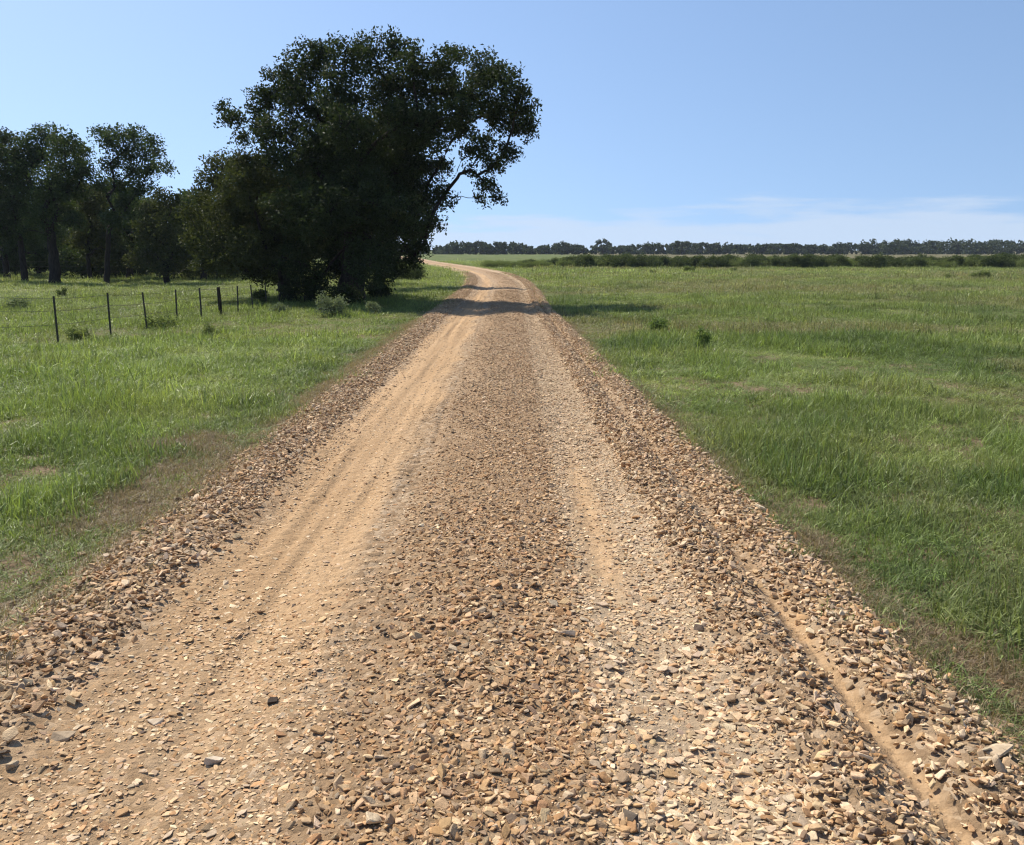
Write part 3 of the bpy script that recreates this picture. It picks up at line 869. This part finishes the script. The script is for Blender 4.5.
shrub('shrub', 'small grey green shrub in the grass in front of the oak trunk', 'shrub', gp(332, 316), 0.52, 0.72, M_LEAF_GREY, 61, 0.05, 9)
shrub('shrub', 'smaller sparse grey green shrub right of the oak trunk near the road', 'shrub', gp(375, 314), 0.36, 0.44, M_LEAF_GREY, 62, 0.045, 6)
shrub('shrub', 'low pale grey green shrub left of the oak near the fence', 'shrub', gp(281, 314), 0.26, 0.5, M_LEAF_GREY, 63, 0.045, 6)
shrub('shrub', 'dark bush at the foot of the last fence posts under the oak', 'shrub', gp(262, 306), 0.5, 0.5, M_LEAF_SHRUB, 64, 0.06, 10)
shrub('shrub', 'dark undergrowth bush left of the oak trunk', 'shrub', gp(305, 303), 0.9, 1.4, M_LEAF_OAK, 65, 0.09, 12, dens=420)
shrub('shrub', 'low dark bush hugging the foot of the oak trunk', 'shrub', gp(348, 306), 0.6, 1.1, M_LEAF_OAK, 66, 0.08, 10, dens=420)
shrub('shrub', 'dark undergrowth bush right of the oak trunk', 'shrub', gp(378, 301), 0.7, 0.9, M_LEAF_OAK, 67, 0.09, 10, dens=420)
shrub('shrub', 'round green bush on the grass left of the bend of the road', 'shrub', gp(407, 280), 1.0, 2.4, M_LEAF_SHRUB, 68, 0.12, 9, dens=420)
shrub('shrub', 'yellow green sapling with thin leaves between the oak and the fence', 'shrub', gp(287, 300), 1.3, 1.1, M_LEAF_PALE, 69, 0.07, 7)
for (px, py, h, w, lab, m) in (
        (703, 352, 0.44, 0.32, 'tall leafy weed standing alone in the right pasture near the road', M_LEAF_WEED),
        (660, 333, 0.26, 0.5, 'twin stemmed weed between the lone tall weed and the oak shadow', M_LEAF_WEED),
        (78, 333, 0.24, 0.7, 'broad green weed clump just right of the leftmost fence post', M_LEAF_PALE),
        (161, 324, 0.25, 0.8, 'wide dull green weed clump at the fourth fence post', M_LEAF_PALE),
        (213, 331, 0.22, 0.5, 'pale bushy weed in front of the thick wooden fence post', M_LEAF_PALE),
        (20, 309, 0.36, 1.0, 'low grey brown weed clump in the left pasture by the photo edge', M_LEAF_GREY),
        (63, 299, 0.36, 0.35, 'thin upright weed in the pasture below the thick grove trunk', M_LEAF_SHRUB)):
    shrub('weed', lab, 'weed', gp(px, py), h, w, m, int(px) + 500, 0.055, 8, dens=240, bark=M_LEAF_WEED)
# farther weeds dotted over the right pasture
r = np.random.default_rng(91)
wproto = None
for k in range(6):
    y = r.uniform(46, 72); x = r.uniform(3, 0.6 * y)
    if wproto is None:
        wproto = shrub('weed', 'dark weed clump dotted over the far part of the right pasture', 'weed', (x, y, float(ground_h(np.array([x]), np.array([y]))[0])), 0.42, 0.9, M_LEAF_PALE, 777, 0.09, 7, 'weeds in the far right pasture', bark=M_LEAF_WEED)
    else:
        copy_tree(wproto, (x, y, float(ground_h(np.array([x]), np.array([y]))[0])), r.uniform(0, 6), r.uniform(0.5, 1.1))

# the row of brush along the far side of the pasture
BG = 'brush row along the far side of the right pasture'
bp_ = [shrub('brush_shrub', 'dark bushy shrub in the brush row across the far pasture', 'shrub', (30 + 3 * k, 80, 0), 1.15, 2.4, M_LEAF_SHRUB, 810 + k, 0.15, 12, BG, dens=420, per=16) for k in range(3)]
bq_ = [shrub('brush_shrub', 'pale green weedy bush in the brush row across the far pasture', 'shrub', (20 + 3 * k, 79, 0), 0.95, 2.4, M_LEAF_PALE, 820 + k, 0.12, 10, 'paler weedy bushes of the brush row', dens=300, per=12) for k in range(2)]
r = np.random.default_rng(92)
spots = []
for k in range(270):
    x = -2.5 + 66 * (k / 269.0) + r.uniform(-.5, .5)
    y = 86 - 0.14 * max(0, x) + r.uniform(-3, 4)
    spots.append((x, y))
ia = ib = 0
for (x, y) in spots:
    dark = r.random() < (0.12 if x < 6 else 0.55)
    P = bp_ if dark else bq_
    z = float(ground_h(np.array([x]), np.array([y]))[0]) - 0.05
    sc = r.uniform(0.70, 0.95) * (0.72 if x < 5 else 1.0)
    cnt = ia if dark else ib
    if cnt < len(P):
        P[cnt].location = (x, y, z); P[cnt].scale = (sc, sc, sc)
    else:
        copy_tree(P[cnt % len(P)], (x, y, z), r.uniform(0, 6.28), sc)
    if dark: ia += 1
    else: ib += 1

# far wood on the skyline: one mass, with the trees that stand out built on their own
r = np.random.default_rng(93)
top_px = np.interp
VV, QQ, RV, nn = [], [], [], 0
for k in range(330):
    x = -190 + 520 * k / 329 + r.uniform(-1.5, 1.5); y = 330 + r.uniform(-10, 22)
    px = 512 + F_PX * x / y
    ytop = np.interp(px, [300, 440, 520, 560, 640, 700, 760, 800, 860, 920, 1024, 1200], [243, 244.0, 244.5, 245, 244, 243.5, 243.5, 242, 241, 240.5, 241, 241])
    zt = (1.65 + (250 - ytop) * y / F_PX) * (0.72 + 0.5 * float(vnoise(np.array([x / 7.0]), np.array([0.0]), 97)[0])) * r.uniform(0.88, 1.14)
    m = 13
    for j in range(m):
        c = np.array([x + r.normal(0, 1.6), y + r.normal(0, 1.6), zt * r.uniform(0.08, 0.82)])
        rr = r.uniform(0.8, 1.3) * zt * 0.22
        dv = r.normal(0, 1, (26, 3)); dv /= np.linalg.norm(dv, axis=1)[:, None]
        cen = c + dv * (r.random(26) ** 0.45)[:, None] * rr
        V, Q = leaf_cloud(cen, 0.8, 0.85, r, 0.85)
        VV.append(V); QQ.append(Q + nn); nn += len(V); RV.append(np.clip(r.random() * 0.6 + 0.4 * r.random(26), 0, 1))
mesh_obj('treeline', np.concatenate(VV), np.concatenate(QQ), M_LEAF_FAR, attrs={'rnd': ('FACE', 'FLOAT', np.concatenate(RV))})['kind'] = 'stuff'
FG = None


def far_tree(label, px, ytop, wpx, seed, dens=9, mat=M_LEAF_FAR, n=12, lo=0.35):
    r = np.random.default_rng(seed)
    Y = 318.0
    p = at(px, 250, Y); zt = 1.65 + (250 - ytop) * Y / F_PX; w = wpx * Y / F_PX
    lob = []
    for k in range(n):
        t = r.uniform(-1, 1)
        zz = zt * (lo + (1 - lo) * 0.84 * math.sqrt(max(0, 1 - t * t * 0.9)) * r.uniform(0.55, 1))
        lob.append((p[0] + t * w * .42, Y + r.uniform(-1, 1) * w * .3, zz, zt * 0.15))
    return grow_tree('distant_tree', label, 'tree', (p[0], Y, -0.1), lob, leaf=0.55, dens=dens, per=9, sig=0.3, trunk_r=0.2, fork=0.3, mats=(mat, M_BARK), seed=seed, aspect=0.8, twigs=2)


far_tree('distant round topped tree, the left of two domes on the skyline', 476, 240.5, 32, 951, dens=22, lo=0.2, n=18)
far_tree('distant round topped tree, the right of two domes on the skyline', 498, 241, 30, 952, dens=22, lo=0.2, n=18)
far_tree('distant airy tree with sky showing through its flat top', 603, 239.5, 20, 953, dens=7)
far_tree('distant thin bare looking tree left of the airy flat topped tree', 562, 241, 16, 954, dens=3)
far_tree('distant tree with a pointed crown right of the airy flat topped tree', 682, 241, 24, 955, dens=16)


# ------------------------------------------------------------------ fences
def metal(name, c, rough=0.6, met=0.3):
    m, nt, out = new_mat(name)
    co = N(nt, 'ShaderNodeTexCoord')
    n = N(nt, 'ShaderNodeTexNoise', ins={'Vector': co.outputs['Object'], 'Scale': 25.0, 'Detail': 5.0})
    col = ramp(nt, n.outputs[0], [(0.35, tuple(v * 0.6 for v in c)), (0.7, tuple(v * 1.3 for v in c))])
    p = N(nt, 'ShaderNodeBsdfPrincipled', ins={'Base Color': col, 'Roughness': rough, 'Metallic': met})
    nt.links.new(p.outputs[0], out.inputs[0])
    return m


M_POST = metal('painted_post_steel', (0.045, 0.042, 0.034), 0.65, 0.2)
M_WIRE = metal('fence_wire_steel', (0.14, 0.13, 0.12), 0.5, 0.8)
M_WOOD = bark_mat('post_wood', (0.018, 0.014, 0.011), (0.06, 0.047, 0.036), 30)


def t_post(h):
    """studded steel T-post: a T section with a row of studs"""
    B = Bag()

    def box(x0, x1, y0, y1, z0, z1):
        V = np.array([[x, y, z] for x in (x0, x1) for y in (y0, y1) for z in (z0, z1)], float)
        Q = np.array([[0, 1, 3, 2], [4, 6, 7, 5], [0, 4, 5, 1], [2, 3, 7, 6], [0, 2, 6, 4], [1, 5, 7, 3]])
        B.add(V, Q)
    box(-0.018, 0.018, -0.006, 0.0, -0.3, h)
    box(-0.005, 0.005, 0.0, 0.036, -0.3, h - 0.002)
    for z in np.arange(0.1, h - 0.03, 0.06): box(-0.007, 0.007, -0.014, -0.006, z, z + 0.02)
    return B


def wire_fence(label, pts, heights, wires, wood=(), thin=0.0035):
    base = np.array(pts[0])
    root = empty('wire_fence', tuple(base))
    for k, (p, h) in enumerate(zip(pts, heights)):
        if k in wood:
            ts = np.linspace(0, 1, 6)
            V, Q = tube(np.array([[0.01 * math.sin(5 * t), 0.01 * math.cos(4 * t), -0.3 + t * (h + 0.3)] for t in ts]), [0.05, 0.052, 0.048, 0.05, 0.047, 0.042], 10)
            B = Bag(); B.add(V, Q)
            m = len(V); B.add(np.array([[0.0, 0.01, h + 0.004]]), np.zeros((0, 3), int))
            B.f[3] = [np.array([[m - 10 + i, m - 10 + (i + 1) % 10, m] for i in range(10)])]
            o = B.obj('fence_post', M_WOOD, root); o['label'] = 'thick dark wooden post'
        else:
            o = t_post(h).obj('fence_post', M_POST, root)
        o.location = Vector(p) - Vector(base)
        o.rotation_euler = (random.uniform(-.03, .03), random.uniform(-.04, .04), random.uniform(0, 1))
    for w in wires:
        path = []
        for k in range(len(pts) - 1):
            a, b = np.array(pts[k]), np.array(pts[k + 1])
            ha, hb = heights[k] * w, heights[k + 1] * w
            for t in np.linspace(0, 1, 6, endpoint=False):
                q = a * (1 - t) + b * t; q[2] += ha * (1 - t) + hb * t - 0.015 * 4 * t * (1 - t)
                path.append(q - base)
        path.append(np.array(pts[-1]) - base + np.array([0, 0, heights[-1] * w]))
        V, Q = tube(np.array(path), np.full(len(path), thin), 5)
        B = Bag(); B.add(V, Q); B.obj('wire', M_WIRE, root)
    return tag(root, label, 'fence')


pp, hh = [], []
for px, h in ((-30, 1.0), (53, 0.93), (107, 0.90), (144, 0.84), (175, 0.82), (200, 0.78), (219, 0.76), (237, 0.74), (252, 0.70), (266, 0.70), (279, 0.7)):
    Y = 11.23 / (0.15 + (512 - px) / 845.0)
    X = -(512 - px) / 845.0 * Y * 0.99
    pp.append((X, Y, float(ground_h(np.array([X]), np.array([Y]))[0]))); hh.append(h)
wire_fence('wire fence of dark steel posts running from the pasture towards the oak', pp, hh, (0.95, 0.70, 0.42), wood=(6,))
pp = []
for k in range(11):
    X = -36 + 2.4 * k; Y = 49.5 - 0.10 * k
    pp.append((X, Y, float(ground_h(np.array([X]), np.array([Y]))[0])))
wire_fence('faint second wire fence in the shade under the left grove', pp, [1.15] * 11, (0.95, 0.7, 0.45), thin=0.0025)

# ------------------------------------------------------------------ sun, sky, camera
AZ, EL = math.atan2(-0.72, 0.69), R(52)
S = Vector((math.sin(AZ) * math.cos(EL), math.cos(AZ) * math.cos(EL), math.sin(EL)))
ld = bpy.data.lights.new('sun', 'SUN'); ld.energy = 5.0; ld.angle = R(0.53); ld.color = (1.0, 0.93, 0.82)
lo_ = bpy.data.objects.new('sun', ld); COL.objects.link(lo_)
lo_.rotation_euler = S.to_track_quat('Z', 'Y').to_euler(); lo_.location = (-20, 30, 40)

w = bpy.data.worlds.new('World'); scene.world = w; w.use_nodes = True
nt = w.node_tree
for n in list(nt.nodes): nt.nodes.remove(n)
out = nt.nodes.new('ShaderNodeOutputWorld'); bg = nt.nodes.new('ShaderNodeBackground')
co = N(nt, 'ShaderNodeTexCoord')
sep = N(nt, 'ShaderNodeSeparateXYZ', ins={0: co.outputs['Generated']})
up = N(nt, 'ShaderNodeMath', operation='MAXIMUM', ins={0: sep.outputs[2], 1: 0.0})
up2 = N(nt, 'ShaderNodeMath', operation='MULTIPLY_ADD', ins={0: up.outputs[0], 1: 0.78, 2: 0.20})
cmb = N(nt, 'ShaderNodeCombineXYZ', ins={0: sep.outputs[0], 1: sep.outputs[1], 2: up2.outputs[0]})
nrm = N(nt, 'ShaderNodeVectorMath', operation='NORMALIZE', ins={0: cmb.outputs[0]})
sky = N(nt, 'ShaderNodeTexSky', ins={0: nrm.outputs[0]}, sky_type='NISHITA', sun_disc=False, sun_elevation=EL, sun_rotation=AZ, air_density=1.0, dust_density=0.5, ozone_density=2.0, altitude=100)
# a low bank of thin white cloud near the horizon
mp = N(nt, 'ShaderNodeMapping', ins={0: co.outputs['Generated'], 1: (0.3, 0.2, 0.0), 3: (2.6, 2.6, 22.0)})
nz = N(nt, 'ShaderNodeTexNoise', ins={'Vector': mp.outputs[0], 'Scale': 1.6, 'Detail': 6.0, 'Roughness': 0.55})
wob = N(nt, 'ShaderNodeMapRange', ins={0: nz.outputs[0], 1: 0.3, 2: 0.7, 3: -0.034, 4: 0.034})
zz = N(nt, 'ShaderNodeMath', operation='ADD', ins={0: sep.outputs[2], 1: wob.outputs[0]})
bank = N(nt, 'ShaderNodeMapRange', interpolation_type='SMOOTHSTEP', ins={0: zz.outputs[0], 1: 0.022, 2: 0.052, 3: 0.66, 4: 0.0})
skc = mixc(nt, bank.outputs[0], sky.outputs[0], (4.1, 4.75, 5.7))
nt.links.new(skc, bg.inputs[0]); bg.inputs[1].default_value = 0.125
nt.links.new(bg.outputs[0], out.inputs[0])

hm = bpy.data.materials.new('air'); hm.use_nodes = True
hn = hm.node_tree
for n in list(hn.nodes): hn.nodes.remove(n)
ho = hn.nodes.new('ShaderNodeOutputMaterial'); hv = hn.nodes.new('ShaderNodeVolumePrincipled')
hv.inputs['Color'].default_value = (0.74, 0.84, 1.0, 1); hv.inputs['Density'].default_value = 0.0002; hv.inputs['Anisotropy'].default_value = 0.0
hn.links.new(hv.outputs[0], ho.inputs['Volume'])
x0, x1, y0, y1, z0, z1 = -420, 560, -60, 420, -1.8, 12.0
HV = [(x, y, z) for x in (x0, x1) for y in (y0, y1) for z in (z0, z1)]
haze = mesh_obj('haze', HV, np.array([[0, 1, 3, 2], [4, 6, 7, 5], [0, 4, 5, 1], [2, 3, 7, 6], [0, 2, 6, 4], [1, 5, 7, 3]]), hm)
tag(haze, kind='stuff')

cd = bpy.data.cameras.new('camera'); cam = bpy.data.objects.new('camera', cd); COL.objects.link(cam)
cd.sensor_width = 36; cd.sensor_fit = 'HORIZONTAL'; cd.lens = F_PX / 1024 * 36
cd.clip_start = 0.05; cd.clip_end = 6000
cam.location = (0, 0, CAM_H); cam.rotation_euler = (R(90) - PITCH, 0, 0)
scene.camera = cam

vs = scene.view_settings
vs.view_transform = 'Standard'; vs.look = 'None'; vs.exposure = 0.40; vs.gamma = 1.0; vs.use_curve_mapping = False
cy = scene.cycles
cy.use_denoising = True
cy.max_bounces = 6; cy.diffuse_bounces = 3; cy.glossy_bounces = 2; cy.transmission_bounces = 3; cy.transparent_max_bounces = 4
cy.caustics_reflective = False; cy.caustics_refractive = False
cy.sample_clamp_indirect = 6.0
cy.filter_width = 1.2
